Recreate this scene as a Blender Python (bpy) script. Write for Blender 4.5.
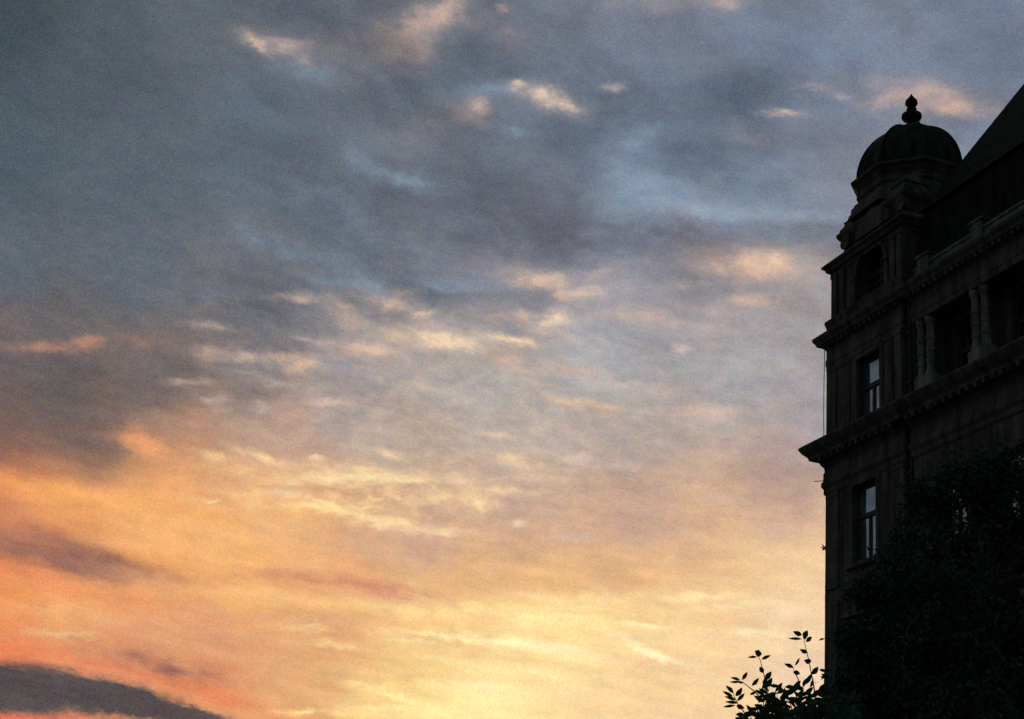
import bpy, bmesh, math, random
from mathutils import Vector, Matrix
random.seed(7)
for o in list(bpy.data.objects): bpy.data.objects.remove(o)
scene = bpy.context.scene
col = scene.collection
rad = math.radians

# ------------------------------------------------------------------ camera
FPX, CX, CY = 1422.0, 512.0, 359.5
Zc = Vector((340, 3650, -1422)).normalized()
Yc = (Vector((0, 0, -1)) - Zc * Vector((0, 0, -1)).dot(Zc)).normalized()
Xc = Yc.cross(Zc)
RW = Matrix((Xc, Yc, Zc))                      # camera axes -> world axes
EYE = Vector((0, 0, 1.7))
cam = bpy.data.cameras.new('camera'); camo = bpy.data.objects.new('camera', cam); col.objects.link(camo)
cam.sensor_width = 36; cam.lens = 36 * FPX / 1024; cam.clip_end = 9000; cam.clip_start = .05
camo.matrix_world = Matrix.Translation(EYE) @ RW.to_4x4()
scene.camera = camo
scene.cycles.use_adaptive_sampling = True; scene.cycles.adaptive_threshold = .03; scene.cycles.adaptive_min_samples = 16
scene.cycles.max_bounces = 4; scene.cycles.diffuse_bounces = 2; scene.cycles.glossy_bounces = 2

def sight(px, py):                              # direction in the place of something seen at that spot
    return (RW @ Vector((px - CX, -(py - CY), -FPX))).normalized()
def azel(px, py):
    d = sight(px, py); return math.degrees(math.atan2(d.x, d.y)), math.degrees(math.asin(d.z))
def at(px, py, dist): return EYE + sight(px, py) * dist

# ------------------------------------------------------------------ exposure
scene.view_settings.view_transform = 'Standard'; scene.view_settings.look = 'None'
scene.view_settings.exposure = 0; scene.view_settings.gamma = 1; scene.view_settings.use_curve_mapping = False

# ------------------------------------------------------------------ sky
SUN_AZ, SUN_EL = 1.0, 1.5
w = bpy.data.worlds.new('World'); w.use_nodes = True; scene.world = w
nt = w.node_tree; nt.nodes.clear(); N = nt.nodes; L = nt.links
class S:                                        # a scalar or vector socket with arithmetic
    def __init__(s, k): s.k = k
    def __add__(a, b): return fm('ADD', a, b)
    def __radd__(a, b): return fm('ADD', b, a)
    def __sub__(a, b): return fm('SUBTRACT', a, b)
    def __rsub__(a, b): return fm('SUBTRACT', b, a)
    def __mul__(a, b): return fm('MULTIPLY', a, b)
    def __rmul__(a, b): return fm('MULTIPLY', b, a)
def put(sock, v):
    if isinstance(v, S): L.new(v.k, sock)
    elif isinstance(v, (tuple, list, Vector)): sock.default_value = tuple(v)
    else: sock.default_value = v
def fm(op, *a, clamp=False):
    n = N.new('ShaderNodeMath'); n.operation = op; n.use_clamp = clamp
    for i, v in enumerate(a): put(n.inputs[i], v)
    return S(n.outputs[0])
def vm(op, *a, out=0):
    n = N.new('ShaderNodeVectorMath'); n.operation = op
    for i, v in enumerate(a): put(n.inputs[i], v)
    return S(n.outputs[out])
def comb(x, y, z):
    n = N.new('ShaderNodeCombineXYZ'); put(n.inputs[0], x); put(n.inputs[1], y); put(n.inputs[2], z); return S(n.outputs[0])
def noise(v, scale, detail=4, rough=.5, dist=0, colr=False):
    n = N.new('ShaderNodeTexNoise'); put(n.inputs['Vector'], v); n.inputs['Scale'].default_value = scale
    n.inputs['Detail'].default_value = detail; n.inputs['Roughness'].default_value = rough; n.inputs['Distortion'].default_value = dist
    return S(n.outputs['Color'] if colr else n.outputs[0])
def vmix(f, a, b):
    n = N.new('ShaderNodeMix'); n.data_type = 'VECTOR'; put(n.inputs[0], f); put(n.inputs[4], a); put(n.inputs[5], b)
    return S(n.outputs[1])
def smooth(v, a, b):
    n = N.new('ShaderNodeMapRange'); n.interpolation_type = 'SMOOTHSTEP'; put(n.inputs[0], v)
    n.inputs[1].default_value = a; n.inputs[2].default_value = b; return S(n.outputs[0])
tc = N.new('ShaderNodeTexCoord'); D = vm('NORMALIZE', S(tc.outputs['Generated']))
sp = N.new('ShaderNodeSeparateXYZ'); L.new(D.k, sp.inputs[0])
dx, dy, dz = (S(sp.outputs[i]) for i in range(3))
AZ = fm('ARCTAN2', dx, dy) * 57.2958; EL = fm('ARCSINE', dz) * 57.2958
P0 = comb(AZ, EL, 0.0)                          # compass bearing and height in degrees
# streak space: cloud rows lie almost level and are flattened by perspective
Q = comb(AZ - EL * .05, (EL + AZ * .05) * 1.9, 0.0)
n_big = noise(Q, .16, 4, .55, 0, True)
n_mid = noise(Q, .55, 5, .6, 0, True)
n_fin = noise(Q, 2.2, 4, .62, 0, True)
def off(n, k, ky): return vm('MULTIPLY', vm('SUBTRACT', n, (.5, .5, .5)), (k, ky, 0))
PB = vm('ADD', vm('ADD', P0, off(n_big, 2.2, 1.2)), off(n_mid, 1.3, .8))          # softly warped
PM = vm('ADD', vm('ADD', P0, off(n_mid, 1.9, 1.0)), off(n_fin, .5, .35))            # cloud edges
BASE = [  # seen at (x, y) of the view, display colour: broad tints of the evening sky by bearing and height
 (0,0,66,77,82),(100,60,80,89,97),(200,20,90,97,105),(320,20,94,100,110),(440,80,92,99,110),(560,50,106,112,124),(700,40,112,119,134),(840,60,112,121,138),(1000,40,108,119,137),
 (0,160,78,90,98),(120,180,85,95,104),(250,140,90,101,112),(350,220,96,106,118),(470,190,97,104,116),(600,130,102,110,123),(720,120,93,103,117),(850,180,122,128,142),
 (640,200,118,133,152),(750,205,116,130,148),(540,230,100,104,116),(700,240,120,120,132),
 (0,270,90,98,106),(140,270,94,101,110),(260,300,104,106,114),(400,270,110,114,124),(520,290,134,132,140),(640,300,148,144,150),(800,310,152,146,148),
 (0,350,98,94,96),(60,390,96,91,92),(160,380,104,97,98),(250,370,122,114,114),(350,400,158,148,146),(480,380,170,162,156),(600,370,168,163,160),(740,370,162,157,157),(815,420,154,146,150),
 (0,440,118,94,88),(90,440,124,98,90),(180,440,196,142,110),(280,440,188,152,132),(400,440,178,160,146),(520,440,180,164,152),(640,440,172,159,152),(780,470,170,146,138),
 (0,480,204,122,86),(60,500,228,148,92),(160,500,234,160,100),(280,500,234,174,116),(380,510,206,164,132),(520,500,180,152,142),(640,510,188,152,134),(780,520,200,162,138),
 (150,540,236,164,102),(0,600,230,146,90),(80,610,230,160,102),(240,570,236,170,106),(350,560,224,160,116),(430,540,196,156,136),(530,545,206,160,128),(460,575,224,172,120),(540,588,228,178,122),(600,560,212,164,124),(660,585,230,182,130),(700,545,212,168,132),(740,570,234,192,140),(800,560,234,198,150),
 (0,650,228,128,84),(100,650,214,140,104),(200,630,216,152,110),(320,620,220,162,112),(430,620,234,188,124),(560,620,248,212,138),(680,620,238,201,148),(790,620,234,202,162),
 (200,690,216,140,98),(300,680,218,162,112),(400,690,240,200,130),(500,690,253,225,158),(430,715,253,224,152),(560,650,250,217,152),(600,690,242,205,152),(720,690,238,202,152),(810,690,230,198,168),(20,719,232,120,88),
]
def group(name, ins, outs, body):                # a reusable bundle of nodes
    global N, L
    g_ = bpy.data.node_groups.new(name, 'ShaderNodeTree')
    for n_, ty_ in ins: g_.interface.new_socket(n_, in_out='INPUT', socket_type=ty_)
    for n_, ty_ in outs: g_.interface.new_socket(n_, in_out='OUTPUT', socket_type=ty_)
    keep = (N, L); N, L = g_.nodes, g_.links
    gi = N.new('NodeGroupInput'); go = N.new('NodeGroupOutput')
    for i_, r_ in enumerate(body(*[S(o_) for o_ in gi.outputs[:len(ins)]])): L.new(r_.k, go.inputs[i_])
    N, L = keep; return g_
def use(g_, *a):
    n = N.new('ShaderNodeGroup'); n.node_tree = g_
    for i_, v in enumerate(a): put(n.inputs[i_], v)
    return [S(o_) for o_ in n.outputs]
VEC, FLT = 'NodeSocketVector', 'NodeSocketFloat'
def tint_body(p, acc_, ws_, ctr, c_):
    d = vm('DISTANCE', p, ctr, out='Value'); wt = fm('POWER', fm('MULTIPLY_ADD', d, d, 2.2), -2.3)
    return vm('MULTIPLY_ADD', comb(wt, wt, wt), c_, acc_), ws_ + wt
G_TINT = group('sky tint', [('p', VEC), ('acc', VEC), ('sum', FLT), ('centre', VEC), ('tint', VEC)], [('acc', VEC), ('sum', FLT)], tint_body)
def cloud_body(kind):
    def f_(c0, p, pf, ctr, ra, rb, tint, opq):
        q = vm('SUBTRACT', p, ctr); u = vm('DOT_PRODUCT', q, ra, out='Value'); v = vm('DOT_PRODUCT', q, rb, out='Value')
        r2 = fm('MULTIPLY_ADD', u, u, v * v)
        if kind == 'b': f = fm('MULTIPLY', fm('EXPONENT', fm('POWER', r2, 2.0) * -.6), opq, clamp=True)
        else:
            f = fm('EXPONENT', r2 * -.75) * opq
            if kind == 'm': f = f * fm('MULTIPLY_ADD', pf, .7, .5)
            elif kind == 'p': f = f * fm('MULTIPLY_ADD', pf, .55, .55)
            elif kind == 'f': f = f * fm('MULTIPLY_ADD', pf, 1.5, .10)
            f = fm('MINIMUM', f, 1.0)
        return (vmix(f, c0, tint),)
    return f_
G_CL = {k_: group('cloud ' + k_, [('sky', VEC), ('p', VEC), ('puff', FLT), ('centre', VEC), ('u', VEC), ('v', VEC), ('tint', VEC), ('cover', FLT)], [('sky', VEC)], cloud_body(k_)) for k_ in 'smfbp'}
acc, wsum = (0, 0, 0), 0.0
for (px, py, r, g, b) in BASE:
    a, e = azel(px, py)
    acc, wsum = use(G_TINT, PB, acc, wsum, (a, e, 0), (r/255, g/255, b/255))
inv = fm('DIVIDE', 1.0, wsum)
C = vm('MULTIPLY', acc, comb(inv, inv, inv))
PE = vm('ADD', vm('ADD', P0, off(n_mid, .95, .6)), off(n_fin, .55, .4))
PD = vm('ADD', vm('ADD', P0, off(n_mid, .9, .7)), off(n_fin, .7, .5))
puff = smooth(noise(Q, .95, 3, .5), .32, .66)
puff_f = smooth(noise(vm('ADD', Q, (31, 7, 0)), 1.5, 3.2, .55, .3), .42, .72)
# individual clouds: centre x, y, half length, half height, slope (deg, down to the right), colour, opacity, edge ('s' soft, 'm' ragged, 'p' puffy, 'f' finely broken)
CLOUDS = [
 # slate bars
 (620,120,110,42,12,88,100,117,.55,'m'),(740,95,90,24,5,84,98,115,.6,'m'),(640,150,90,30,10,88,101,118,.5,'m'),
 (500,225,190,20,14,92,95,106,.6,'m'),(690,240,150,15,6,100,102,113,.75,'m'),(800,228,60,10,0,104,106,116,.6,'m'),(470,60,55,28,0,84,96,110,.6,'m'),(330,20,60,18,8,82,88,99,.6,'m'),
 (430,290,60,12,0,88,92,104,.7,'m'),(290,300,60,34,20,92,96,106,.5,'m'),(60,410,120,30,6,90,86,88,.4,'s'),(820,125,50,16,10,112,116,132,.5,'m'),
 # pale blue gaps
 (392,176,36,8,17,121,138,154,.9,'p'),(358,163,16,7,34,116,132,148,.8,'p'),(408,182,16,5,14,130,148,166,.7,'p'),(306,72,28,10,10,120,132,144,.7,'p'),(280,246,44,10,14,112,126,140,.7,'p'),(255,236,16,6,30,112,128,144,.7,'p'),(310,255,30,5,6,112,126,141,.6,'p'),(485,90,36,7,-8,116,133,154,.9,'p'),(520,132,26,5,12,112,126,144,.7,'p'),
 (640,140,40,16,-10,122,138,160,.5,'m'),(634,140,26,14,-16,126,141,162,.8,'p'),(652,186,50,11,14,130,146,166,.9,'p'),(690,208,44,7,12,136,151,170,.9,'p'),(760,214,90,7,2,134,147,164,.8,'p'),(640,170,40,8,20,128,142,160,.6,'p'),(800,45,90,20,8,110,126,152,.5,'m'),(590,60,60,18,0,112,124,144,.5,'m'),
 (372,288,18,6,30,128,142,160,.9,'p'),(330,282,30,5,10,112,126,142,.6,'p'),(460,285,60,7,2,126,136,152,.7,'m'),(590,330,90,10,4,152,158,170,.5,'m'),(320,365,60,7,3,144,146,156,.5,'m'),(460,385,110,8,3,166,160,162,.5,'f'),(640,360,120,16,3,154,156,166,.45,'m'),(700,390,90,10,2,158,158,168,.4,'m'),
 (225,295,26,6,0,108,118,132,.5,'s'),(530,405,120,12,3,168,164,166,.4,'f'),
 # pink and cream lit puffs
 (425,25,40,20,-28,158,140,136,.9,'m'),(440,14,18,10,-20,192,166,150,1,'p'),(412,30,14,10,-30,186,158,144,.9,'p'),(418,50,12,8,0,160,138,130,.8,'p'),(405,42,34,22,0,140,126,126,.5,'m'),
 (330,45,70,16,0,116,112,116,.6,'m'),(276,48,32,7,20,164,150,146,1.1,'p'),(256,44,12,4,42,200,174,156,1.2,'p'),(290,44,14,5,0,170,150,142,.8,'p'),
 (478,108,10,8,0,206,178,158,1.2,'p'),(470,112,20,10,0,140,128,132,.6,'m'),(548,98,30,9,18,158,144,142,1,'p'),(546,96,14,6,14,206,182,158,1,'p'),(543,94,6,4,10,226,200,170,.9,'p'),(566,104,12,5,26,200,174,158,1,'p'),(516,84,6,3.5,0,206,180,160,1.1,'p'),(425,130,40,18,-20,122,118,122,.6,'m'),
 (784,113,16,4,3,186,164,152,1,'p'),(614,86,9,3.5,0,166,152,154,.9,'p'),(722,3,16,6,4,176,156,148,.8,'p'),(660,4,50,8,0,146,134,140,.6,'m'),(505,32,24,12,20,130,120,124,.6,'m'),(503,8,5,4,0,170,148,144,.8,'p'),
 (925,98,60,15,8,156,142,146,.8,'m'),(894,98,24,6,-14,184,160,152,.9,'p'),(910,90,16,8,0,170,152,150,.8,'p'),(938,94,18,9,0,190,164,152,.9,'p'),(948,107,24,6,4,204,174,158,1,'p'),(972,112,22,6,10,172,154,150,.8,'p'),(812,85,14,4,10,154,142,150,.8,'p'),(840,96,10,4,10,158,146,152,.8,'p'),(755,135,30,8,6,128,122,134,.6,'m'),
 (755,265,50,15,2,196,164,148,1.2,'p'),(766,262,24,8,0,212,180,154,1,'p'),(772,260,6,3.5,0,232,204,166,1,'p'),(748,301,24,7,4,192,166,152,1,'p'),(649,318,26,8,8,182,162,156,.9,'p'),(710,311,24,6,6,178,160,154,.8,'p'),(690,328,40,6,4,176,160,154,.7,'p'),
 (536,279,26,7,4,206,174,154,1.1,'p'),(560,292,14,8,50,194,166,150,.9,'p'),(587,293,15,4.5,-4,208,178,158,1.1,'p'),(600,276,12,6,-20,170,152,150,.8,'p'),(552,322,15,7,-16,228,200,174,1.3,'p'),(521,318,8,6,0,204,176,158,1,'p'),(545,330,20,6,-10,200,174,156,.7,'p'),
 (390,303,22,7,14,196,168,150,1,'p'),(421,315,10,4.5,-10,212,182,156,1.1,'p'),(345,314,22,7,36,186,158,142,1,'p'),(300,299,13,4.5,0,186,158,140,.9,'p'),(500,318,18,6,6,176,156,148,.8,'p'),
 (400,330,70,16,8,158,142,138,.5,'m'),(370,350,27,7,3,200,170,148,1.1,'p'),(435,340,42,8,8,218,188,158,1.2,'p'),(455,344,20,5,4,236,208,172,.9,'p'),(395,332,14,5,20,212,184,156,.9,'p'),(513,341,25,3.6,12,232,204,172,1.2,'p'),(505,357,18,6,8,204,176,154,1,'p'),(300,364,14,7,6,214,180,152,1.1,'p'),(283,357,14,5,0,200,166,144,.8,'p'),
 (212,352,16,6,0,174,146,130,.9,'p'),(235,358,18,5,0,158,138,128,.7,'p'),(60,345,50,6,-2,152,118,106,.9,'p'),(40,347,16,4,0,176,130,110,.8,'p'),(88,341,14,5,0,174,128,108,.9,'p'),(148,342,16,6,0,152,118,106,.8,'p'),(5,325,24,22,0,120,102,102,.6,'m'),
 (583,404,30,4,9,216,184,152,1.1,'p'),(600,412,30,5,8,184,162,150,.7,'p'),(711,413,24,7,2,200,172,158,1,'p'),(644,387,34,7,6,182,164,156,.8,'p'),(681,347,8,4,10,196,178,172,1,'p'),(575,371,28,5,10,192,166,148,.8,'p'),(520,368,14,6,0,188,166,152,.7,'p'),
 (523,465,26,5,10,222,190,158,1,'p'),(575,458,12,5,0,212,188,168,1,'p'),(331,403,13,3,0,212,184,160,1.1,'p'),(419,386,18,3.5,4,190,170,156,.9,'p'),(212,398,13,4,6,180,162,150,.9,'p'),(260,407,9,5,10,184,166,158,.9,'p'),(190,383,22,3.5,0,170,150,138,.8,'p'),(360,400,14,4,0,182,164,156,.8,'p'),(440,420,40,4,4,176,160,148,.8,'p'),(480,395,30,4,4,178,166,160,.7,'p'),(380,385,30,5,0,150,142,140,.6,'p'),(340,380,30,5,8,146,138,138,.6,'p'),(620,525,90,16,0,190,160,142,.4,'m'),(600,580,110,9,-4,220,168,122,.6,'m'),(480,590,70,7,2,226,174,120,.5,'m'),(400,550,50,12,8,184,154,142,.5,'m'),
 # orange and gold
 (145,445,26,8,22,228,154,104,1,'p'),(140,438,14,8,40,222,146,102,.8,'p'),(60,492,110,9,11,238,156,90,.8,'s'),(150,505,120,9,8,240,172,106,.7,'s'),(250,500,90,20,4,234,176,120,.4,'m'),
 (316,459,11,3,4,240,206,164,1,'p'),(316,478,24,4,2,246,212,154,1.1,'p'),(366,476,27,4.5,4,250,222,164,1.2,'p'),(402,478,28,3.5,0,244,212,158,1.1,'p'),(345,468,50,4,3,234,198,152,.8,'p'),(260,458,24,4,24,238,196,146,1,'p'),(215,456,16,5,14,232,186,134,.9,'p'),(240,470,40,5,6,236,188,130,.7,'p'),
 (361,515,34,4,12,252,222,156,1.2,'p'),(310,505,22,3,2,248,214,150,1.1,'p'),(335,508,16,3,6,250,218,154,1,'p'),(478,502,13,8,0,244,212,162,1.1,'p'),(440,497,30,5,-12,234,200,152,.9,'p'),(378,527,8,4,0,248,216,160,1,'p'),(395,522,14,3.5,10,246,214,160,1,'p'),(416,530,20,4,2,242,208,158,1,'p'),(440,533,12,3,0,244,212,160,.9,'p'),(521,524,8,3.5,-10,228,196,164,1,'p'),(500,490,34,5,6,228,194,152,.9,'p'),(470,478,26,4,4,226,194,156,.9,'p'),(212,501,10,2.2,2,248,214,158,1.1,'p'),
 (380,505,90,24,4,232,194,144,.5,'f'),(430,495,70,20,4,222,188,148,.5,'f'),(330,495,70,12,4,240,200,144,.6,'f'),
 (330,540,70,12,6,200,156,132,.55,'m'),(430,548,60,14,2,196,160,140,.5,'m'),(300,488,40,4,2,206,158,122,.7,'p'),(440,512,30,3.5,4,196,162,138,.7,'p'),(350,528,30,4,8,204,162,134,.7,'p'),
 (300,430,90,14,3,180,156,144,.5,'m'),
 # mauve bars
 (80,562,56,12,11,136,94,84,1.4,'p'),(36,550,50,15,12,146,100,86,1.2,'p'),(55,540,28,10,20,150,104,88,.9,'p'),(105,567,32,8,8,128,90,84,.9,'p'),(150,577,50,6,8,184,126,102,.9,'p'),(30,540,50,14,6,176,116,96,.5,'s'),(340,582,70,4,7,198,130,100,1,'p'),(385,592,36,5,17,198,130,104,1,'p'),(295,576,50,3,1,206,142,108,.9,'p'),(320,590,60,4,8,216,150,110,.6,'p'),
 (40,578,90,7,12,232,136,92,.6,'s'),(300,600,130,9,8,238,180,116,.7,'s'),(240,540,140,18,6,236,176,114,.6,'s'),(70,615,60,8,8,232,172,116,.6,'m'),(68,635,24,3.4,3,240,196,138,1,'p'),(44,632,20,4,0,228,178,130,.6,'p'),(130,650,120,10,8,212,148,110,.4,'m'),
 (240,645,110,18,6,210,150,112,.5,'m'),(300,618,60,6,5,206,150,116,.5,'m'),(430,640,60,6,-2,206,158,116,.5,'m'),
 # gold streaks
 (560,628,150,16,5,252,222,154,.6,'m'),(500,610,100,6,2,253,224,152,.8,'p'),(457,637,46,3,6,255,234,168,1.1,'p'),(524,646,54,5,11,255,236,176,1.1,'p'),(413,642,26,3,3,250,220,152,1,'p'),(487,686,23,3.6,10,255,236,176,1.1,'p'),(403,699,32,4,15,254,228,156,1.1,'p'),
 (367,683,26,3,8,248,214,146,1,'p'),(337,645,22,3.5,6,244,206,144,1,'p'),(303,629,18,3,4,240,202,146,.9,'p'),(544,616,32,6,-4,255,234,164,.9,'p'),(534,672,24,3,8,252,228,166,.9,'p'),(310,713,44,3,2,252,220,146,1,'p'),(420,712,60,4,3,255,232,162,1,'p'),
 (565,648,30,3,14,255,234,176,1,'p'),(655,655,36,2.8,20,254,234,182,1.1,'p'),(630,642,30,3,22,252,230,176,.9,'p'),(650,626,26,3,4,253,230,172,1,'p'),(755,632,20,3.5,2,252,224,176,1,'p'),(700,597,34,4,-4,250,222,164,.9,'p'),(730,606,40,4,-4,248,218,164,.8,'p'),(590,600,70,5,2,248,214,152,.8,'p'),(485,690,50,5,6,252,228,162,.7,'p'),(600,676,50,4,12,250,222,166,.7,'p'),(455,662,34,3,6,250,220,156,.9,'p'),
 (417,679,40,3.5,0,226,182,126,.8,'p'),(660,665,80,4,8,228,188,144,.6,'p'),(700,640,60,4,2,232,194,152,.6,'p'),(570,612,60,3.5,2,236,198,138,.7,'p'),(350,668,50,8,0,222,176,124,.5,'m'),(520,660,60,3,8,238,200,140,.7,'p'),(450,652,50,3,6,238,200,138,.6,'p'),(700,584,60,4,-6,230,188,142,.6,'p'),
 # dark bank low on the left
 (120,668,120,7,13,228,128,88,.6,'s'),(165,668,46,8,12,140,92,86,.85,'m'),(240,705,50,6,18,230,132,88,.6,'s'),
 (15,690,66,22,5,80,73,74,1.3,'b'),(110,697,66,15,13,82,75,76,1.5,'b'),(180,714,52,8,12,88,76,76,1.4,'b'),(0,722,60,5,12,226,110,88,.8,'s'),
]
rs = random.Random(5)
for i in range(34):                              # small broken flecks scattered through the middle of the sheet
    x, y = rs.uniform(200, 740), rs.uniform(285, 545)
    a_, b_ = ((178,156,148), (196,176,160)) if y < 430 else ((200,172,154), (240,206,158))
    if x > 560: a_, b_ = (176,160,154), (200,174,156)
    k_ = max(0, min(1, (y-290)/230)) * rs.uniform(.7, 1)
    if y < 440 and i % 3 == 0: a_ = b_ = (138 + (y-285)*.12, 138 + (y-285)*.10, 144)
    CLOUDS.append((x, y, rs.uniform(9, 26), rs.uniform(2.5, 5), rs.uniform(-2, 12), *[p_ + (q_-p_)*k_ for p_, q_ in zip(a_, b_)], rs.uniform(.55, .85), 'p'))
def axes(px, py, ang):
    a0, e0 = azel(px, py); t = rad(ang); c, s = math.cos(t), math.sin(t)
    a1, e1 = azel(px + c, py + s); a2, e2 = azel(px - s, py + c)
    m = Matrix(((a1 - a0, a2 - a0), (e1 - e0, e2 - e0))).inverted()
    return a0, e0, m
for (px, py, hl, hh, ang, r, g, b, opq, kind) in CLOUDS:
    a0, e0, m = axes(px, py, ang)
    src = {'s': PB, 'b': PD, 'p': PE}.get(kind, PM); pf = puff_f if kind == 'f' else puff
    (C,) = use(G_CL[kind], C, src, pf, (a0, e0, 0), (m[0][0]/hl, m[0][1]/hl, 0), (m[1][0]/hh, m[1][1]/hh, 0), (r/255, g/255, b/255), opq)
# broken mottling of the cloud sheet, strongest through the middle of the view
mk = noise(vm('ADD', Q, (57, 21, 0)), 1.35, 4, .52, .2) - .5
a_m, e_m = azel(470, 400); dm = vm('LENGTH', vm('MULTIPLY', vm('SUBTRACT', P0, (a_m, e_m, 0)), (1/15, 1/6.5, 0)), out='Value')
mk = mk * fm('MULTIPLY_ADD', fm('EXPONENT', dm * dm * -1.0), 1.15, .22)
C = vm('MULTIPLY_ADD', comb(mk, mk, mk), (.15, .11, .08), C)
# broad banks and thinner places higher up
md = noise(vm('ADD', comb(AZ * .9 - EL * .25, (EL + AZ * .22) * 1.7, 0.0), (71, 5, 0)), .30, 4, .5, .35) - .5
md = fm('MULTIPLY', smooth(fm('ADD', md, .5), .34, .66) - .5, fm('MULTIPLY_ADD', smooth(EL, 13, 21), .85, .15))
md = md * fm('MULTIPLY_ADD', smooth(AZ, -19, -7), .8, .2)
C = vm('MULTIPLY_ADD', comb(md, md, md), (.042, .048, .054), C)
# long thin layers lower down
ly = noise(comb(AZ * .28 - EL * .03, (EL + AZ * .09) * 1.5, 4.0), 1.3, 4, .55) - .5
ly = ly * fm('MULTIPLY_ADD', smooth(EL, 24, 9), .9, .15)
C = vm('MULTIPLY_ADD', comb(ly, ly, ly), (.12, .13, .12), C)
# fine cloud texture, everywhere
tx = noise(vm('ADD', Q, (3, 90, 0)), .8, 5, .6) - .5
ty = noise(vm('ADD', P0, (13, 40, 0)), 3.5, 4, .7) - .5
grain = noise(P0, 19.0, 0, .5, 0, True)
lum = fm('MULTIPLY_ADD', tx, .14, 1.045) + ty * .045
C = vm('MULTIPLY', C, comb(lum + tx * .05, lum, lum - tx * .08))
grey = vm('DOT_PRODUCT', C, (.3, .55, .15), out='Value')
C = vmix(.02, C, comb(grey, grey, grey))
C = vm('ADD', C, vm('MULTIPLY', vm('SUBTRACT', grain, (.5, .5, .5)), (.20, .17, .20)))
C = vm('MAXIMUM', C, (.01, .01, .01))
gm = N.new('ShaderNodeGamma'); L.new(C.k, gm.inputs[0]); gm.inputs[1].default_value = 2.2
# the rest of the dome, away from the sunset: dim clear dusk sky behind slate cloud
sky = N.new('ShaderNodeTexSky'); sky.sky_type = 'NISHITA'; sky.sun_disc = False
sky.sun_elevation = rad(SUN_EL); sky.sun_rotation = rad(SUN_AZ)
slate = vmix(smooth(n_big_f := noise(D, 3.0, 6, .6), .35, .65), (.05, .075, .09), (.11, .125, .145))
rest = vm('MULTIPLY_ADD', S(sky.outputs[0]), (.012, .012, .012), slate)
vd = vm('DOT_PRODUCT', D, tuple(sight(470, 330)), out='Value')
face = smooth(vd, math.cos(rad(52)), math.cos(rad(29)))
bg = N.new('ShaderNodeBackground'); L.new(gm.outputs[0], bg.inputs[0])
bg2 = N.new('ShaderNodeBackground'); L.new(rest.k, bg2.inputs[0])
ms = N.new('ShaderNodeMixShader'); L.new(face.k, ms.inputs[0]); L.new(bg2.outputs[0], ms.inputs[1]); L.new(bg.outputs[0], ms.inputs[2])
wo = N.new('ShaderNodeOutputWorld'); L.new(ms.outputs[0], wo.inputs[0])

sd = bpy.data.lights.new('sun', 'SUN'); sd.energy = .12; sd.angle = rad(1.5); sd.color = (1, .62, .36)
so = bpy.data.objects.new('sun', sd); col.objects.link(so)
sv = Vector((math.sin(rad(SUN_AZ)) * math.cos(rad(SUN_EL)), math.cos(rad(SUN_AZ)) * math.cos(rad(SUN_EL)), math.sin(rad(SUN_EL))))
so.rotation_euler = sv.to_track_quat('Z', 'Y').to_euler()

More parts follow.
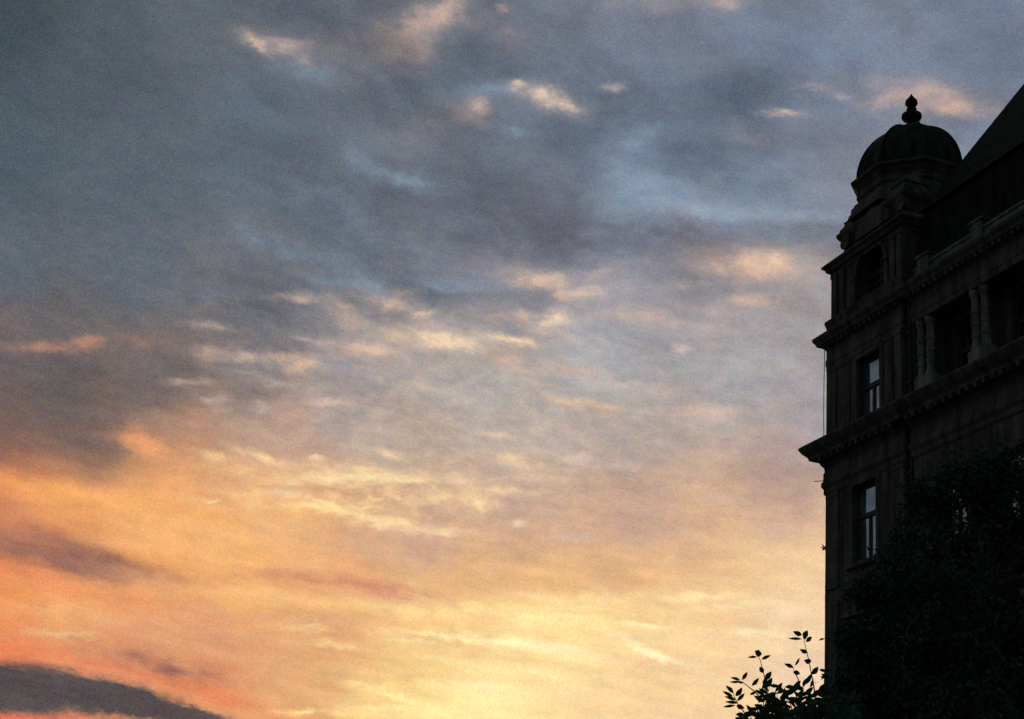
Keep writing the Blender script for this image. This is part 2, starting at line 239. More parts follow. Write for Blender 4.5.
# ------------------------------------------------------------------ materials
def mat(name, c, rough=.85, var=.35, scale=2.0, bump=.3, metal=0, spec=.3, joints=None, c2=None, ior=None):
    m = bpy.data.materials.new(name); m.use_nodes = True; t = m.node_tree; bs = t.nodes['Principled BSDF']
    bs.inputs['Roughness'].default_value = rough; bs.inputs['Metallic'].default_value = metal
    bs.inputs['Specular IOR Level'].default_value = spec
    if ior: bs.inputs['IOR'].default_value = ior
    tcn = t.nodes.new('ShaderNodeTexCoord'); nz = t.nodes.new('ShaderNodeTexNoise'); nz.inputs['Scale'].default_value = scale
    nz.inputs['Detail'].default_value = 8; nz.inputs['Roughness'].default_value = .65
    t.links.new(tcn.outputs['Object'], nz.inputs['Vector'])
    rp = t.nodes.new('ShaderNodeValToRGB'); rp.color_ramp.elements[0].position = .3; rp.color_ramp.elements[1].position = .7
    d = c2 or [v * (1 - var) for v in c]
    rp.color_ramp.elements[0].color = (*d, 1); rp.color_ramp.elements[1].color = (*c, 1)
    t.links.new(nz.outputs[0], rp.inputs[0]); out = rp.outputs[0]; hgt = nz.outputs[0]
    if metal == 0 and name.split()[-1] in ('sandstone', 'coping', 'sheet', 'tile'):      # rain streaks and soot
        m2 = t.nodes.new('ShaderNodeMapping'); m2.inputs['Scale'].default_value = (2.2, 2.2, .28); t.links.new(tcn.outputs['Object'], m2.inputs[0])
        n2 = t.nodes.new('ShaderNodeTexNoise'); n2.inputs['Scale'].default_value = 1.6; n2.inputs['Detail'].default_value = 6; t.links.new(m2.outputs[0], n2.inputs[0])
        r2 = t.nodes.new('ShaderNodeMapRange'); r2.inputs[1].default_value = .38; r2.inputs[2].default_value = .62; r2.inputs[3].default_value = .45; r2.inputs[4].default_value = 1.25
        t.links.new(n2.outputs[0], r2.inputs[0]); vs = t.nodes.new('ShaderNodeVectorMath'); vs.operation = 'SCALE'
        t.links.new(out, vs.inputs[0]); t.links.new(r2.outputs[0], vs.inputs['Scale']); out = vs.outputs[0]
    if joints:
        mp = t.nodes.new('ShaderNodeMapping'); mp.inputs['Rotation'].default_value = (rad(90), 0, 0); t.links.new(tcn.outputs['Object'], mp.inputs[0])
        bk = t.nodes.new('ShaderNodeTexBrick'); t.links.new(mp.outputs[0], bk.inputs[0]); bk.inputs['Scale'].default_value = 1
        bk.inputs['Brick Width'].default_value = joints[0]; bk.inputs['Row Height'].default_value = joints[1]; bk.inputs['Mortar Size'].default_value = .012
        bk.inputs['Color1'].default_value = (1, 1, 1, 1); bk.inputs['Color2'].default_value = (.86, .86, .86, 1); bk.inputs['Mortar'].default_value = (.45, .45, .45, 1)
        mx = t.nodes.new('ShaderNodeMix'); mx.data_type = 'RGBA'; mx.blend_type = 'MULTIPLY'; mx.inputs[0].default_value = 1
        t.links.new(out, mx.inputs[6]); t.links.new(bk.outputs[0], mx.inputs[7]); out = mx.outputs[2]
    t.links.new(out, bs.inputs['Base Color'])
    if bump:
        bp = t.nodes.new('ShaderNodeBump'); bp.inputs['Strength'].default_value = bump; bp.inputs['Distance'].default_value = .03
        t.links.new(hgt, bp.inputs['Height']); t.links.new(bp.outputs[0], bs.inputs['Normal'])
    return m
STONE = mat('sooty sandstone', (.120, .130, .098), .9, .6, 1.3, .5, joints=(.9, .42))
TRIM = mat('carved sandstone', (.118, .127, .096), .9, .55, 1.8, .5)
COPE = mat('zinc covered coping', (.15, .18, .16), .7, .4, 1.5, .2)
PALE = mat('paler column sandstone', (.26, .27, .22), .9, .4, 1.8, .4)
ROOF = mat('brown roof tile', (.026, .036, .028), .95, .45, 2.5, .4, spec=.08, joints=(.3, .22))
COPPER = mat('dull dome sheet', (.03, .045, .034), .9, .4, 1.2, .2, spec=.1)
IRON = mat('dark painted iron', (.04, .04, .04), .6, .3, 6, .1)
RUST = mat('reddish cable', (.12, .05, .045), .7, .3, 9, .1)
FRAME = mat('brown window wood', (.07, .05, .038), .6, .3, 6, .1)
GLASS = mat('old window glass', (.58, .76, .92), (.07), .6, 1.3, .10, metal=.85, spec=.8)
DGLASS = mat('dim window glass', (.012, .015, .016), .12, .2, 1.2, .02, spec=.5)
LEAF = mat('tree leaf', (.044, .100, .062), .85, .45, 3, 0, spec=.08)
LEAF2 = mat('shrub leaf', (.05, .11, .065), .8, .4, 9, 0, spec=.08)
BARK = mat('bark', (.10, .08, .06), .9, .5, 9, .6)
GRASS = mat('rough lawn', (.05, .07, .03), .9, .5, .8, .5)
ASPH = mat('asphalt', (.05, .05, .05), .9, .3, 5, .3)
PAVE = mat('pavement slabs', (.22, .21, .19), .9, .3, 3, .3)
KERB = mat('granite kerb', (.3, .29, .28), .85, .3, 8, .2)
PAINT = mat('road paint', (.75, .75, .72), .7, .2, 8, .1)

# ------------------------------------------------------------------ mesh helpers
class MB:
    def __init__(s): s.v = []; s.f = []
    def quad(s, *p): n = len(s.v); s.v += [tuple(q) for q in p]; s.f.append(tuple(range(n, n + len(p))))
    def box(s, x0, x1, y0, y1, z0, z1):
        n = len(s.v); s.v += [(x, y, z) for z in (z0, z1) for x, y in ((x0, y0), (x1, y0), (x1, y1), (x0, y1))]
        s.f += [tuple(n + i for i in q) for q in ((3,2,1,0),(4,5,6,7),(0,1,5,4),(1,2,6,5),(2,3,7,6),(3,0,4,7))]; return s
    def rings(s, rings, cap=True):               # rings of equal count joined into a skin
        n = len(s.v); k = len(rings[0])
        for r in rings: s.v += [tuple(p) for p in r]
        for i in range(len(rings) - 1):
            for j in range(k):
                a = n + i*k + j; b = n + i*k + (j+1) % k; s.f.append((a, b, b + k, a + k))
        if cap: s.f.append(tuple(n + j for j in reversed(range(k)))); s.f.append(tuple(n + (len(rings)-1)*k + j for j in range(k)))
        return s
    def lathe(s, prof, cx=0, cy=0, seg=16, rot=0, cap=True):
        return s.rings([[(cx + r*math.cos(rot + 2*math.pi*j/seg), cy + r*math.sin(rot + 2*math.pi*j/seg), z) for j in range(seg)] for r, z in prof], cap)
    def sweep(s, x0, x1, y0, y1, prof):          # moulding carried round a rectangle with mitred corners
        return s.rings([[(x0-p, y0-p, z), (x1+p, y0-p, z), (x1+p, y1+p, z), (x0-p, y1+p, z)] for p, z in prof])
    def prism(s, poly, y0, y1):                  # polygon in x, z pushed through y
        return s.rings([[(x, y0, z) for x, z in poly], [(x, y1, z) for x, z in poly]])
    def tube(s, pts, rr, seg=6):
        rings = []; pts = [Vector(p) for p in pts]; pn = None
        for i, p in enumerate(pts):
            d = (pts[min(i+1, len(pts)-1)] - pts[max(i-1, 0)]).normalized()
            a = pn if pn else (Vector((1, 0, 0)) if abs(d.x) < .8 else Vector((0, 1, 0)))
            a = (a - d * a.dot(d)).normalized(); b = d.cross(a); pn = a
            rings.append([p + (a*math.cos(t) + b*math.sin(t)) * rr[i] for t in (2*math.pi*j/seg for j in range(seg))])
        return s.rings(rings)
    def wall(s, x0, x1, z0, z1, y, dep, holes):  # front sheet with openings and their reveals
        xs = sorted({x0, x1, *[h[0] for h in holes], *[h[1] for h in holes]}); zs = sorted({z0, z1, *[h[2] for h in holes], *[h[3] for h in holes]})
        for i in range(len(xs)-1):
            for j in range(len(zs)-1):
                cx_, cz_ = (xs[i]+xs[i+1])/2, (zs[j]+zs[j+1])/2
                if any(h[0] < cx_ < h[1] and h[2] < cz_ < h[3] for h in holes): continue
                s.quad((xs[i], y, zs[j]), (xs[i+1], y, zs[j]), (xs[i+1], y, zs[j+1]), (xs[i], y, zs[j+1]))
        for h in holes:
            a, b, c, d = h[:4]; arch = len(h) > 4
            s.quad((a, y, c), (a, y+dep, c), (a, y+dep, d if not arch else h[4]), (a, y, d if not arch else h[4]))
            s.quad((b, y+dep, c), (b, y, c), (b, y, d if not arch else h[4]), (b, y+dep, d if not arch else h[4]))
            s.quad((a, y+dep, c), (a, y, c), (b, y, c), (b, y+dep, c))
            if not arch: s.quad((a, y, d), (a, y+dep, d), (b, y+dep, d), (b, y, d))
            else:
                m_ = (a+b)/2; r = (b-a)/2; k = 14; pts = [(m_ - r*math.cos(math.pi*i/k), h[4] + r*math.sin(math.pi*i/k)) for i in range(k+1)]
                for (xa, za), (xb, zb) in zip(pts, pts[1:]):
                    s.quad((xa, y, za), (xb, y, zb), (xb, y, d), (xa, y, d))
                    s.quad((xa, y, za), (xa, y+dep, za), (xb, y+dep, zb), (xb, y, zb))
        return s
    def build(s, name, m, parent=None, smooth=False):
        me = bpy.data.meshes.new(name); me.from_pydata(s.v, [], s.f); me.update()
        bm = bmesh.new(); bm.from_mesh(me); bmesh.ops.recalc_face_normals(bm, faces=bm.faces) if not name.endswith('crown') else None
        bm.to_mesh(me); bm.free()
        if smooth:
            for p in me.polygons: p.use_smooth = True
        o = bpy.data.objects.new(name, me); col.objects.link(o); me.materials.append(m)
        if parent: o.parent = parent
        return o
def tag(o, label=None, cat=None, group=None, kind=None):
    for k, v in (('label', label), ('category', cat), ('group', group), ('kind', kind)):
        if v: o[k] = v
    return o
def empty(name, loc, rz=0):
    o = bpy.data.objects.new(name, None); col.objects.link(o); o.location = loc; o.rotation_euler = (0, 0, rz); return o

# ------------------------------------------------------------------ the ground
O = Vector((10.4283, 43.7750, 0)); SX = Vector((.304138, -.952628, 0)); RZ = math.atan2(SX.y, SX.x)
def put_local(o): o.location = O; o.rotation_euler = (0, 0, RZ); return o
g = MB(); g.lathe([(0.01, 0), (60, 0), (400, 0), (4000, 0)], 0, 0, 64, cap=False); tag(g.build('ground', GRASS), kind='structure')
g = MB().box(-60, 90, -14, -3.2, -.3, .004); tag(put_local(g.build('road', ASPH)), kind='structure')
g = MB()
for i in range(30): g.box(-58 + i*5, -55.6 + i*5, -8.7, -8.55, -.002, .008)
tag(put_local(g.build('road_marking', PAINT)), kind='structure')
g = MB().box(-60, 90, -3.0, 22, -.3, .14); tag(put_local(g.build('pavement', PAVE)), kind='structure')
g = MB().box(-60, 90, -3.2, -3.0, -.3, .135); tag(put_local(g.build('kerb', KERB)), kind='structure')

# ------------------------------------------------------------------ the corner building
B = empty('corner_building', O, RZ)
tag(B, 'dark ornate stone corner building with domed corner turret, deep cornices and tall windows', 'building')
XR = 20.5; MX = 4.80                             # right end, left end of the main front
PIT = 2.58
# openings: (left, right, bottom, top)
bayw = [(1.86, 3.16, 17.02, 19.04), (1.62, 2.92, 12.45, 14.9), (1.5, 2.9, 8.2, 10.6), (1.5, 2.9, 3.4, 6.2)]
wb = MB().wall(0, 4.42, 0, 20.3, 0, .45, bayw)
wb.quad((0, 0, 0), (0, 14, 0), (0, 14, 20.3), (0, 0, 20.3)); wb.quad((4.42, 0, 0), (4.42, .7, 0), (4.42, .7, 20.3), (4.42, 0, 20.3))
wb.quad((0, 14, 0), (XR, 14, 0), (XR, 14, 20.3), (0, 14, 20.3)); wb.quad((XR, 0, 0), (XR, 14, 0), (XR, 14, 20.3), (XR, 0, 20.3))
wb.quad((4.42, .5, 0), (MX, .5, 0), (MX, .5, 20.3), (4.42, .5, 20.3)); wb.quad((MX, .03, 0), (MX, .7, 0), (MX, .7, 20.3), (MX, .03, 20.3))
wb.quad((0, 0, 20.3), (4.42, 0, 20.3), (4.42, 14, 20.3), (0, 14, 20.3)); wb.quad((4.42, .5, 20.28), (XR, .5, 20.28), (XR, 14, 20.28), (4.42, 14, 20.28))
mw = []
for i in range(5):
    c = 6.58 + i*PIT + .04
    mw += [(c-.7, c+.7, 12.2, 14.1), (c-.7, c+.7, 8.2, 10.6), (c-.7, c+.7, 3.4, 6.2)]
wb.wall(MX, XR, 0, 16.0, .03, .45, mw)
low = [(6.62 + i*PIT - .72, 6.62 + i*PIT + .72, 17.1, 19.05) for i in range(5)]
wb.wall(MX, XR, 16.0, 19.4, .75, .25, low)
wb.box(MX, XR, .03, .75, 15.5, 16.86)            # floor the loggia stands on
wb.box(MX, XR, .03, .75, 19.26, 20.27)           # beam over the columns
wb.build('wall', STONE, B)
def cornice(x0, x1, y0, y1, prof, m=TRIM, name='cornice'): return MB().sweep(x0, x1, y0, y1, prof).build(name, m, B)
C1 = [(-.3,15.0),(.02,15.0),(.05,15.06),(.05,15.2),(.11,15.3),(.11,15.42),(.06,15.5),(.06,15.74),(.03,15.8),(.04,15.92),(.12,16.02),(.16,16.12),(.40,16.2),(.42,16.3),(.56,16.44),(.65,16.58),(.65,16.65),(.62,16.68),(0,16.88),(-.3,16.88)]
C2 = [(-.3,19.28),(.01,19.28),(.01,19.45),(.03,19.48),(.03,19.66),(.005,19.7),(.005,20.0),(.06,20.08),(.10,20.12),(.24,20.18),(.28,20.28),(.34,20.36),(.36,20.46),(.33,20.5),(.0,20.66),(-.3,20.66)]
for (x0, x1, y0, y1) in ((0, 4.42, 0, 13.9), (MX, XR, .03, 13.8)):
    cornice(x0, x1, y0, y1, C1); cornice(x0, x1, y0, y1, C2)
# lower string courses, below the view
for (x0, x1, y0) in ((0, 4.42, 0), (MX, XR, .03)):
    cornice(x0, x1, y0, 13.7, [(-.2,11.5),(-.002,11.5),(.004,11.6),(.004,11.8),(-.004,11.88),(-.2,11.88)], name='string_course')
    cornice(x0, x1, y0, 13.7, [(-.2,6.9),(.1,6.9),(.14,7.1),(.3,7.3),(.3,7.36),(0,7.5),(-.2,7.5)], name='string_course')
    cornice(x0, x1, y0, 13.7, [(-.2,.0),(.12,.0),(.12,1.0),(.05,1.1),(-.2,1.1)], name='plinth')
# blocks under the cornices
for (x0, x1) in ((0, 4.42), (MX, XR)):
    x = x0 + .12
    while x < x1 - .2: MB().box(x, x+.14, -.385, -.15, 16.06, 16.195).build('cornice_bracket', TRIM, B); x += .36
    x = x0 + .06
    while x < x1 - .1: MB().box(x, x+.11, -.19, -.08, 20.06, 20.165).build('dentil', TRIM, B); x += .27
# windows
def window(x0, x1, z0, z1, y, glass, tr=.52, top_mull=False, arch=None):
    f = MB(); fw = .09
    if arch:
        m_, r = (x0+x1)/2, (x1-x0)/2; k = 14
        pts = [(x0, z0)] + [(m_ - r*math.cos(math.pi*i/k), arch + r*math.sin(math.pi*i/k)) for i in range(k+1)] + [(x1, z0)]
        ins = [(x0+fw, z0)] + [(m_ - (r-fw)*math.cos(math.pi*i/k), arch + (r-fw)*math.sin(math.pi*i/k)) for i in range(k+1)] + [(x1-fw, z0)]
        for a, b, c, d in zip(pts, pts[1:], ins[1:], ins): f.prism([a, b, c, d], y-.02, y+.06)
        f.box(x0+fw, x1-fw, y-.02, y+.06, z0, z0+fw); f.box(m_-.04, m_+.04, y-.03, y+.05, z0+fw, arch); f.box(x0+fw, x1-fw, y-.035, y+.055, arch-.05, arch+.05)
        for t in (.33, .66): f.box(x0+fw, x1-fw, y-.01, y+.04, z0 + (arch-z0)*t - .02, z0 + (arch-z0)*t + .02)
        f.box(m_-.03, m_+.03, y-.025, y+.045, arch+.05, arch+r-fw)
        o = f.build('window', FRAME, B); p = MB(); p.rings([[(x, yy, z) for x, z in pts] for yy in (y+.01, y+.03)]); p.build('pane', glass, o); return
    zt = z0 + (z1-z0)*tr; m_ = (x0+x1)/2
    f.box(x0, x0+fw, y-.02, y+.06, z0, z1); f.box(x1-fw, x1, y-.02, y+.06, z0, z1); f.box(x0+fw, x1-fw, y-.02, y+.06, z0, z0+fw); f.box(x0+fw, x1-fw, y-.02, y+.06, z1-fw, z1)
    f.box(x0+fw, x1-fw, y-.05, y+.07, zt-.07, zt+.07); f.box(m_-.055, m_+.055, y-.03, y+.05, z0+fw, zt-.07)
    if top_mull: f.box(m_-.04, m_+.04, y-.03, y+.05, zt+.07, z1-fw)
    o = f.build('window', FRAME, B)
    MB().box(x0+.02, x1-.02, y+.01, y+.03, z0+.02, z1-.02).build('pane', glass, o)
for i, h in enumerate(bayw): window(h[0], h[1], h[2], h[3], .19, GLASS if i < 2 else DGLASS, tr=.52 if i == 0 else .6)
for h in mw: window(h[0], h[1], h[2], h[3], .22, GLASS if h[2] > 12 else DGLASS, top_mull=False)
for h in low: window(h[0], h[1], h[2], h[3], .93, DGLASS)
# window surrounds: architrave, sill, little hood
def surround(x0, x1, z0, z1, y, hood=True):
    a = MB(); t = .17
    a.box(x0-t, x0, y-.06, y+.02, z0, z1); a.box(x1, x1+t, y-.06, y+.02, z0, z1); a.box(x0-t, x1+t, y-.065, y+.02, z1, z1+t)
    a.box(x0-t-.07, x0-t, y-.03, y+.02, z0, z1+t); a.box(x1+t, x1+t+.07, y-.03, y+.02, z0, z1+t)
    o = a.build('window_surround', TRIM, B)
    if z0 < 17: MB().box(x0-.3, x1+.3, y-.16, y+.02, z0-.14, z0-.01).build('sill', TRIM, o)
    if hood and z1 < 14: MB().box(x0-.32, x1+.32, y-.2, y+.02, z1+t+.05, z1+t+.2).build('hood', TRIM, o)
for h in bayw: surround(*h, 0)
for h in mw: surround(*h, .03)
# flat pilaster strips with sunk grooves beside the upper bay window, plain corner strips below
def pilaster(x0, x1, z0, z1, y=0, pr=.05):
    a = MB(); a.box(x0, x1, y-pr, y+.02, z0, z1); a.box(x0-.03, x1+.03, y-pr-.02, y+.02, z0-.0, z0+.16); a.box(x0-.03, x1+.03, y-pr-.02, y+.02, z1-.14, z1-.002)
    return a.build('pilaster', TRIM, B)
for x0, x1 in ((.14, .66), (.78, 1.44), (3.46, 3.86), (3.94, 4.36)): pilaster(x0, x1, 16.9, 19.27)
for x0, x1 in ((.12, .8), (3.5, 4.36)):
    for z0, z1 in ((11.9, 14.99), (7.52, 11.48)): pilaster(x0, x1, z0, z1, 0, .04)
# paired banded columns of the loggia
def column(x, y):
    r = .125; p = [(r*1.35,17.42),(r*1.35,17.5),(r*1.05,17.56)]
    for z in (17.85, 18.22, 18.6):
        p += [(r,z-.06),(r*1.18,z-.05),(r*1.18,z+.05),(r,z+.06)]
    p += [(r*.94,19.0),(r*1.1,19.04),(r*1.3,19.12),(r*1.4,19.14),(r*1.4,19.255)]
    return MB().lathe(p, x, y, 14).build('column', PALE, B, False)
for i in range(7):
    c = 5.26 + i*PIT
    if c > XR: break
    for dxx in (-.22, .22): column(c+dxx, .2)
    MB().box(c-.42, c+.42, .04, .42, 16.87, 17.42).build('pedestal', PALE, B)
    MB().box(c-.36, c+.36, .5, .76, 16.87, 19.25).build('pier', STONE, B)
# attic parapet: low plinth with raised pedestals
pp = MB().box(MX+.02, XR, .1, .36, 20.6, 20.98); pp.box(MX, XR, .06, .4, 20.98, 21.06); pp.build('parapet', COPE, B)
for i in range(7):
    c = 5.37 + i*PIT
    if c < XR: MB().box(c-.28, c+.28, .04, .5, 20.58, 21.28).box(c-.33, c+.33, 0, .54, 21.28, 21.36).build('parapet_pedestal', COPE, B)
# downspout in the slot between turret bay and main front
ds = MB().tube([(4.6, .1, .4), (4.6, .1, 20.1)], [.065, .065], 8)
for z in (3, 6, 9, 12, 14.6, 17.4, 19): ds.box(4.5, 4.7, .0, .2, z, z+.07)
ds.build('downspout', IRON, B)
# turret, first stage with the arched window
T0, T1 = .12, 4.3
t = MB().wall(T0, T1, 20.5, 23.0, T0, .5, [(1.62, 3.26, 21.12, 22.95, 22.1)])
t.quad((T0,T0,20.5),(T0,T1,20.5),(T0,T1,23.0),(T0,T0,23.0)); t.quad((T1,T0,20.5),(T1,T1,20.5),(T1,T1,23.0),(T1,T0,23.0)); t.quad((T0,T1,20.5),(T1,T1,20.5),(T1,T1,23.0),(T0,T1,23.0)); t.quad((T0,T0,23.0),(T1,T0,23.0),(T1,T1,23.0),(T0,T1,23.0))
t.build('turret_wall', STONE, B)
window(1.62, 3.26, 21.12, 22.9, T0+.42, DGLASS, arch=22.1)
a = MB(); k = 16                                  # archivolt and imposts
for i in range(k):
    t0, t1 = math.pi*i/k, math.pi*(i+1)/k; R0, R1 = .83, 1.0
    a.prism([(2.44-R0*math.cos(t0), 22.1+R0*math.sin(t0)), (2.44-R1*math.cos(t0), 22.1+R1*math.sin(t0)*.84/.84*.83), (2.44-R1*math.cos(t1), 22.1+R1*math.sin(t1)*.83), (2.44-R0*math.cos(t1), 22.1+R0*math.sin(t1))], T0-.05, T0+.01)
a.box(1.4, 1.61, T0-.06, T0+.01, 20.95, 22.1); a.box(3.27, 3.48, T0-.06, T0+.01, 20.95, 22.1); a.box(1.36, 1.62, T0-.1, T0+.01, 22.02, 22.14); a.box(3.26, 3.52, T0-.1, T0+.01, 22.02, 22.14)
o = a.build('arch_surround', TRIM, B); MB().box(1.3, 3.58, T0-.18, T0+.01, 20.95, 21.1).build('sill', TRIM, o)
for x0, x1 in ((.16, .5), (.62, .96), (3.6, 3.86), (3.98, 4.24)): pilaster(x0, x1, 20.95, 22.74, T0, .06)
cornice(T0, T1, T0, T1, [(-.3,20.64),(.1,20.64),(.14,20.84),(.18,20.98),(.18,21.06),(.03,21.16),(-.3,21.16)], name='turret_base_moulding')
cornice(T0, T1, T0, T1, [(-.3,22.74),(.03,22.74),(.05,22.82),(.15,22.88),(.18,22.98),(.27,23.04),(.27,23.12),(-.26,23.56),(-.5,23.58)])
# second stage, setting back in steps
MB().box(.40, 4.0, .40, 4.0, 23.3, 24.0).build('turret_attic', STONE, B)
cornice(.4, 4.0, .4, 4.0, [(-.3,23.92),(.02,23.92),(.05,24.0),(.12,24.05),(.17,24.14),(.19,24.2),(.19,24.28),(.12,24.33),(.10,24.45),(.0,24.58),(-.02,24.66),(.02,24.7),(-.08,24.78),(-.12,24.95),(-.2,25.04),(-.7,25.06)])
# gable block over the arch and scrolls beside it
gb = MB(); gb.prism([(1.5,23.5),(3.4,23.5),(3.4,23.75),(3.2,24.0),(2.95,24.2),(2.45,24.32),(1.95,24.2),(1.7,24.0),(1.5,23.75)], .16, .42); gb.build('gable_block', TRIM, B)
for sx in (.78, 4.0):
    MB().lathe([(.02,.0),(.26,.0),(.26,.06),(.2,.07),(.2,.16),(.26,.17),(.26,.24),(.02,.24)], 0, 0, 14).build('scroll', TRIM, B)
    s_ = [o_ for o_ in col.objects if o_.name.startswith('scroll')][-1]
    s_.rotation_euler = (rad(90), 0, 0); s_.location = (sx, .42, 23.78)
# octagonal drum and dome
DX, DY = 2.10, 2.02; R8 = math.pi/8
MB().lathe([(2.1,24.4),(2.06,24.75),(1.98,24.82),(1.96,24.9),(1.84,25.0),(1.84,25.1),(1.89,25.14),(1.89,25.2),(1.84,25.24),(1.84,25.44),(1.88,25.48),(1.92,25.55),(1.96,25.62),(2.08,25.70),(2.08,25.78),(1.94,25.86),(1.7,25.92)], DX, DY, 8, R8).build('drum', TRIM, B)
ZE, RD, HD = 25.8, 1.86, 2.16
prof = [(RD*math.cos(t_)**.93 if math.cos(t_) > 1e-6 else .02, ZE + HD*math.sin(t_)) for t_ in [math.pi/2*i/18 for i in range(19)]]
prof[-1] = (.05, ZE + HD)
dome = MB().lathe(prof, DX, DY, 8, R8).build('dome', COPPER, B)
ribs = MB()
for j in range(8):
    a_ = R8 + j*math.pi/4
    ribs.tube([(DX + (r_+.0)*math.cos(a_), DY + (r_+.0)*math.sin(a_), z_) for r_, z_ in prof[1:-2]], [.045]*16, 6)
ribs.build('dome_rib', COPPER, dome)
fp = [(.34,27.7),(.30,28.06),(.19,28.18),(.16,28.26),(.18,28.32),(.30,28.38),(.345,28.46),(.33,28.56),(.22,28.62),(.14,28.66),(.13,28.70),(.17,28.76),(.17,28.80),(.13,28.85),(.15,28.90),(.215,29.0),(.20,29.12),(.12,29.22),(.05,29.32),(.01,29.40)]
MB().lathe(fp, DX, DY, 20).build('finial', COPPER, B, True)
# main roof: steep front slope ending in a gable beside the turret, on a low attic wall
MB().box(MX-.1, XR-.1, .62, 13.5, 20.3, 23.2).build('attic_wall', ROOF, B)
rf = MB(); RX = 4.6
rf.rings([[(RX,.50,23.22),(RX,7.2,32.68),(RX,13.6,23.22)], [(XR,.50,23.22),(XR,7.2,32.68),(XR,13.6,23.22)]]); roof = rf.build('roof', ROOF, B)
# dormers in the roof slope
for c in (10.9, 16.0):
    MB().box(c-.8, c+.8, .7, 3.4, 21.6, 24.6).build('dormer', COPE, roof)
# lightning cable at the corner and a short iron bracket
MB().tube([(-.05,-.05,20.2),(-.06,-.06,18.8),(-.06,-.06,17.6),(-.05,-.05,16.8)], [.013]*4, 5).build('lightning_cable', RUST, B)
MB().tube([(-.25,-.28,15.5),(.1,-.0,15.5)], [.014,.014], 5).build('iron_bracket', IRON, B)

# ------------------------------------------------------------------ trees
def leaf(mb, p, d, n, ln, wd, fine=False):
    d = d.normalized(); s_ = d.cross(n).normalized(); n = s_.cross(d)
    if not fine:
        mb.quad(p, p + d*ln*.5 + s_*wd*.5 + n*wd*.15, p + d*ln, p + d*ln*.5 - s_*wd*.5 + n*wd*.15); return
    k = len(mb.v); rows = [(0,.06),(.18,.62),(.42,1.0),(.68,.78),(.88,.36),(1,.02)]
    for t_, w_ in rows:
        c_ = p + d*ln*t_ - n*ln*.14*t_*t_
        mb.v += [tuple(c_ + s_*wd*.5*w_ + n*wd*.16*w_), tuple(c_), tuple(c_ - s_*wd*.5*w_ + n*wd*.16*w_)]
    for i in range(len(rows)-1):
        a_ = k + i*3; mb.f += [(a_, a_+1, a_+4, a_+3), (a_+1, a_+2, a_+5, a_+4)]
rnd = random.Random(11)
def rv(r=rnd):
    while True:
        v = Vector((r.uniform(-1,1), r.uniform(-1,1), r.uniform(-1,1)))
        if .01 < v.length < 1: return v
# broad tree in front of the lower right of the building
TD = 21.0
lobes = [(962,482,32,.2),(1010,470,30,.4),(925,500,28,.2),(868,588,20,-.4),(855,640,20,-.6),(850,690,26,-.6),(1000,640,115,0),(925,655,70,-.8),(985,490,40,.3),(935,510,38,.1),(1075,465,40,.5),(865,660,26,-.6),(880,700,40,-.6),(855,735,30,-.5),(908,566,28,-.9),(930,600,60,-1.2),(905,600,40,-.4),(1005,530,62,.2),(950,560,55,.5),(880,655,34,-.5),(1090,600,120,.6),(1110,500,80,.4),(1000,760,130,0),(900,740,70,-.4),(1120,760,120,.5),(868,700,26,-.3),(906,545,22,0),(1035,492,36,-.4),(872,600,20,.3),(960,700,90,-1.2)]
base = Vector((at(1015, 700, TD).x, at(1015, 700, TD).y, 0))
T = empty('broadleaf_tree', base)
tag(T, 'large dense dark-leaved tree covering the lower right of the stone building', 'tree')
tr = MB(); ctr = []
top = at(1015, 660, TD) - base
tr.tube([(0,0,-.1),(.05,.02,1.2),(-.05,.06,2.4),(top.x*.5,top.y*.5,3.6)], [.24,.19,.16,.13], 10)
fork = Vector((top.x*.5, top.y*.5, 3.6)); forklow = Vector((-.05,.06,2.4))
cr = MB(); mpp = TD / FPX
for (px, py, r, dd) in lobes:
    c = at(px, py, TD + dd) - base; R_ = r * mpp; ctr.append((c, R_))
    st = fork if c.z > 4.4 else forklow; mid = st.lerp(c, .5) + Vector((0, 0, .15))
    tr.tube([st, mid, c], [.07, .045, .012], 6)
    nb = int(46 * (R_/1.0)**2) + 12
    for _ in range(nb):
        v = rv(); v = v.normalized() * (rnd.random()**.4)
        tip = c + v * R_ * rnd.uniform(.7, 1.12); st2 = c + v * R_ * .2
        tr.tube([st2, st2.lerp(tip, .6) + rv()*.06, tip], [.012, .008, .003], 4)
        for q in range(rnd.randint(30, 44)):
            t_ = rnd.uniform(.25, 1.05); p = st2.lerp(tip, t_) + rv() * .20
            dr = (v*.6 + rv() + Vector((0,0,-.3))); leaf(cr, p, dr, rv()+Vector((0,0,.6)), rnd.uniform(.06,.11), rnd.uniform(.035,.055))
tr.build('trunk', BARK, T); cr.build('crown', LEAF, T)

# slender young tree near the camera, its top shoots against the glow
SD = 10.0
sb = Vector((at(800, 719, SD).x, at(800, 719, SD).y, 0))
U = empty('young_tree', sb)
tag(U, 'small leafy young tree with thin top shoots against the yellow sky', 'tree')
st = MB(); lf = MB()
def SP(x, y, dd=0): return at(710 + x/6.915, 615 + y/6.915, SD + dd) - sb     # from the close-up drawing of the shoots
RI = RW @ Vector((1,0,0)); UI = RW @ Vector((0,1,0)); FI = RW @ Vector((0,0,-1)); u1 = SD/FPX/6.915
def lf2(x, y, ang, ln, wd, dd=0, rr=rnd):        # leaf centred at x, y pointing ang (degrees, up positive)
    a_ = rad(ang); d = RI*math.cos(a_) + UI*math.sin(a_) + FI*rr.uniform(-.45,.45)
    c = SP(x, y, dd); L_ = ln*u1; leaf(lf, c - d*L_*.5, d, (-FI + UI*rr.uniform(-.5,.9) + RI*rr.uniform(-.5,.5)), L_, wd*u1, True)
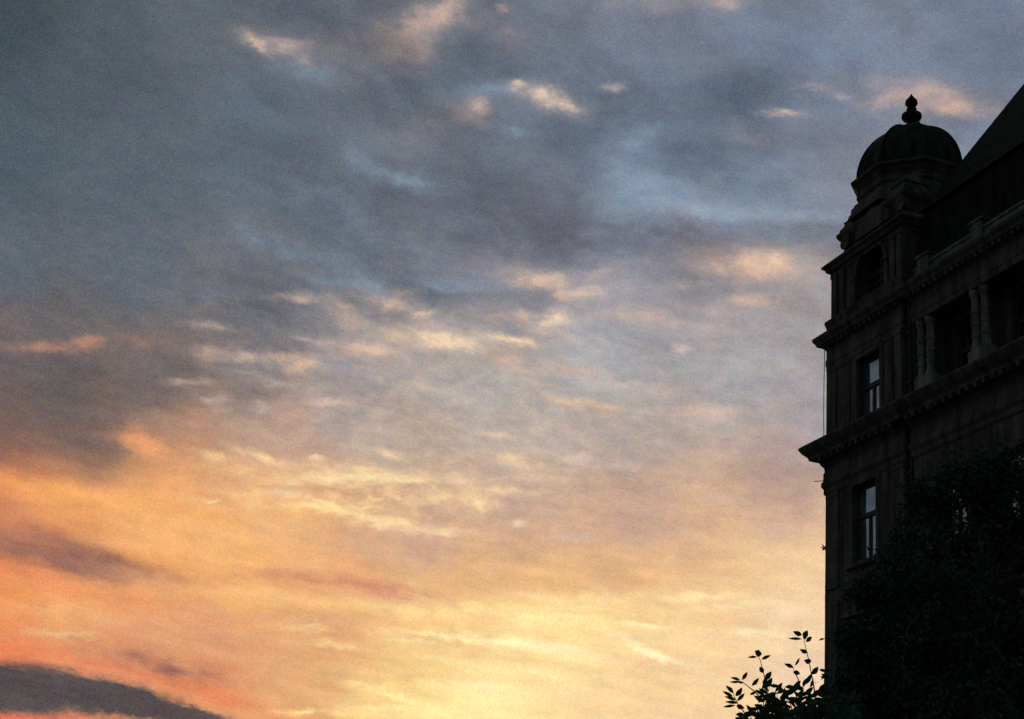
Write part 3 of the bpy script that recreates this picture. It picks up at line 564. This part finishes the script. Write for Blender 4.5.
shoots = [([(735,640),(718,490),(700,400),(680,300),(650,175),(645,140)], [(605,127,155,66,34),(660,132,60,56,40),(588,163,178,88,20),(686,166,35,60,30),(648,250,160,54,32),(676,318,170,50,44),(727,385,45,68,38),(655,150,100,40,26)]),
 ([(400,640),(388,480),(370,400),(348,315),(335,285)], [(334,262,80,52,46),(292,290,176,66,20),(388,292,28,68,24),(356,378,120,48,34),(404,420,58,70,40),(382,462,95,60,40),(325,255,150,40,24),(316,462,40,74,30)]),
 ([(640,560),(610,445),(582,385),(575,360)], [(545,349,155,74,28),(606,322,50,66,22),(600,400,-10,52,34),(560,356,150,40,20)]),
 ([(380,600),(300,522),(235,472),(200,455)], [(176,440,160,66,24),(242,420,52,66,26),(174,463,-172,74,22),(300,540,30,50,20),(210,466,175,50,18)]),
 ([(262,760),(235,670),(190,612),(165,560),(160,530)], [(136,512,130,72,34),(202,532,55,76,38),(122,545,155,76,24),(216,566,40,80,26),(142,575,160,86,24),(150,603,172,90,24),(132,630,-170,84,20),(212,636,-20,56,36),(210,690,170,60,36),(260,680,20,60,30)]),
 ([(800,640),(790,500),(790,380)], [(778,382,170,44,24),(785,415,150,40,22),(772,500,50,70,32)]),
]
for pts, lv in shoots:
    dd = rnd.uniform(-.15, .15); ps = [SP(x, y, dd) for x, y in pts]
    st.tube(ps, [.0052 - .0038*i/(len(ps)-1) for i in range(len(ps))], 6)
    for (x, y, a_, ln, wd) in lv: lf2(x, y, a_, ln, wd, dd)
def edge(x):                                     # upper limit of the dense growth
    e = [(150,760),(200,690),(250,680),(300,630),(330,520),(360,500),(430,480),(470,500),(540,470),(600,470),(640,455),(700,470),(740,500),(790,490),(900,520),(1100,560)]
    for (a_, b_), (c_, d_) in zip(e, e[1:]):
        if a_ <= x <= c_: return b_ + (d_-b_)*(x-a_)/(c_-a_)
    return 900
def twig(x, top, ln, lean, dd, sz=1.0):
    pts = [(x - lean*ln*(1-t_)*(1+.3*t_), top + ln*(1-t_)) for t_ in (0, .35, .7, 1)]
    st.tube([SP(a_, b_, dd) for a_, b_ in pts], [.006, .0045, .0028, .0012], 5)
    y, side = 4.0, 1
    while y < ln:
        cx_ = x - lean*y*1.1; cy_ = top + y; side = -side
        a_ = 90 - math.degrees(math.atan(lean))*1.0 + side*rnd.uniform(40, 105) * min(1, .65 + y/120)
        L_ = rnd.uniform(56, 88)*sz
        lf2(cx_ + math.cos(rad(a_))*L_*.5, cy_ - math.sin(rad(a_))*L_*.5, a_ + rnd.uniform(-14, 14), L_, L_*rnd.uniform(.3, .48), dd)
        y += rnd.uniform(20, 42)
x = 190
while x < 1000:
    e_ = edge(x); twig(x, e_ + rnd.uniform(0, 80), rnd.uniform(220, 330), rnd.uniform(-.35,.35), rnd.uniform(-.3,.3)); x += rnd.uniform(16, 34)
for i in range(44):
    x = rnd.uniform(230, 1000); twig(x, edge(x) + rnd.uniform(130, 260), rnd.uniform(200, 300), rnd.uniform(-.4,.4), rnd.uniform(-.35,.35))
low_c = SP(560, 1500)                            # the rest of the crown, below the view
for i in range(1500):
    v = rv(); p = low_c + Vector((v.x*.62, v.y*.6, v.z*.8)) 
    leaf(lf, p, rv(), rv()+Vector((0,0,.5)), rnd.uniform(.05,.08), rnd.uniform(.025,.038), True)
j = SP(560, 1100)
st.tube([(0,0,-.1),(.03,0,.8),(low_c.x,low_c.y,low_c.z-.3), tuple(j)], [.05,.042,.03,.012], 8)
for i in range(30):
    v = rv(); p = low_c + Vector((v.x*.6, v.y*.58, v.z*.7)); st.tube([low_c + Vector((0,0,-.3)), low_c.lerp(p,.5)+Vector((0,0,.05)), p], [.014,.008,.002], 5)
st.build('trunk', BARK, U); lf.build('crown', LEAF2, U)

# tiny weed rooted in the wall edge
W = MB(); wb_ = Vector((0, 0, 0))
for a_, l_ in ((150, .16), (115, .2), (80, .13), (200, .1)):
    d = RI*math.cos(rad(a_)) + UI*math.sin(rad(a_)); leaf(W, wb_, d, -FI, l_, .045, True)
W.tube([(.02,.0,-.05), (0,0,0), tuple(UI*.08 - RI*.03)], [.008,.006,.004], 5)
wo_ = W.build('weed', LEAF2); wo_.location = O + Vector((-.02, -.01, 13.25))
tag(wo_, 'tiny dark weed sprouting from the left edge of the stone wall below the big cornice', 'weed')
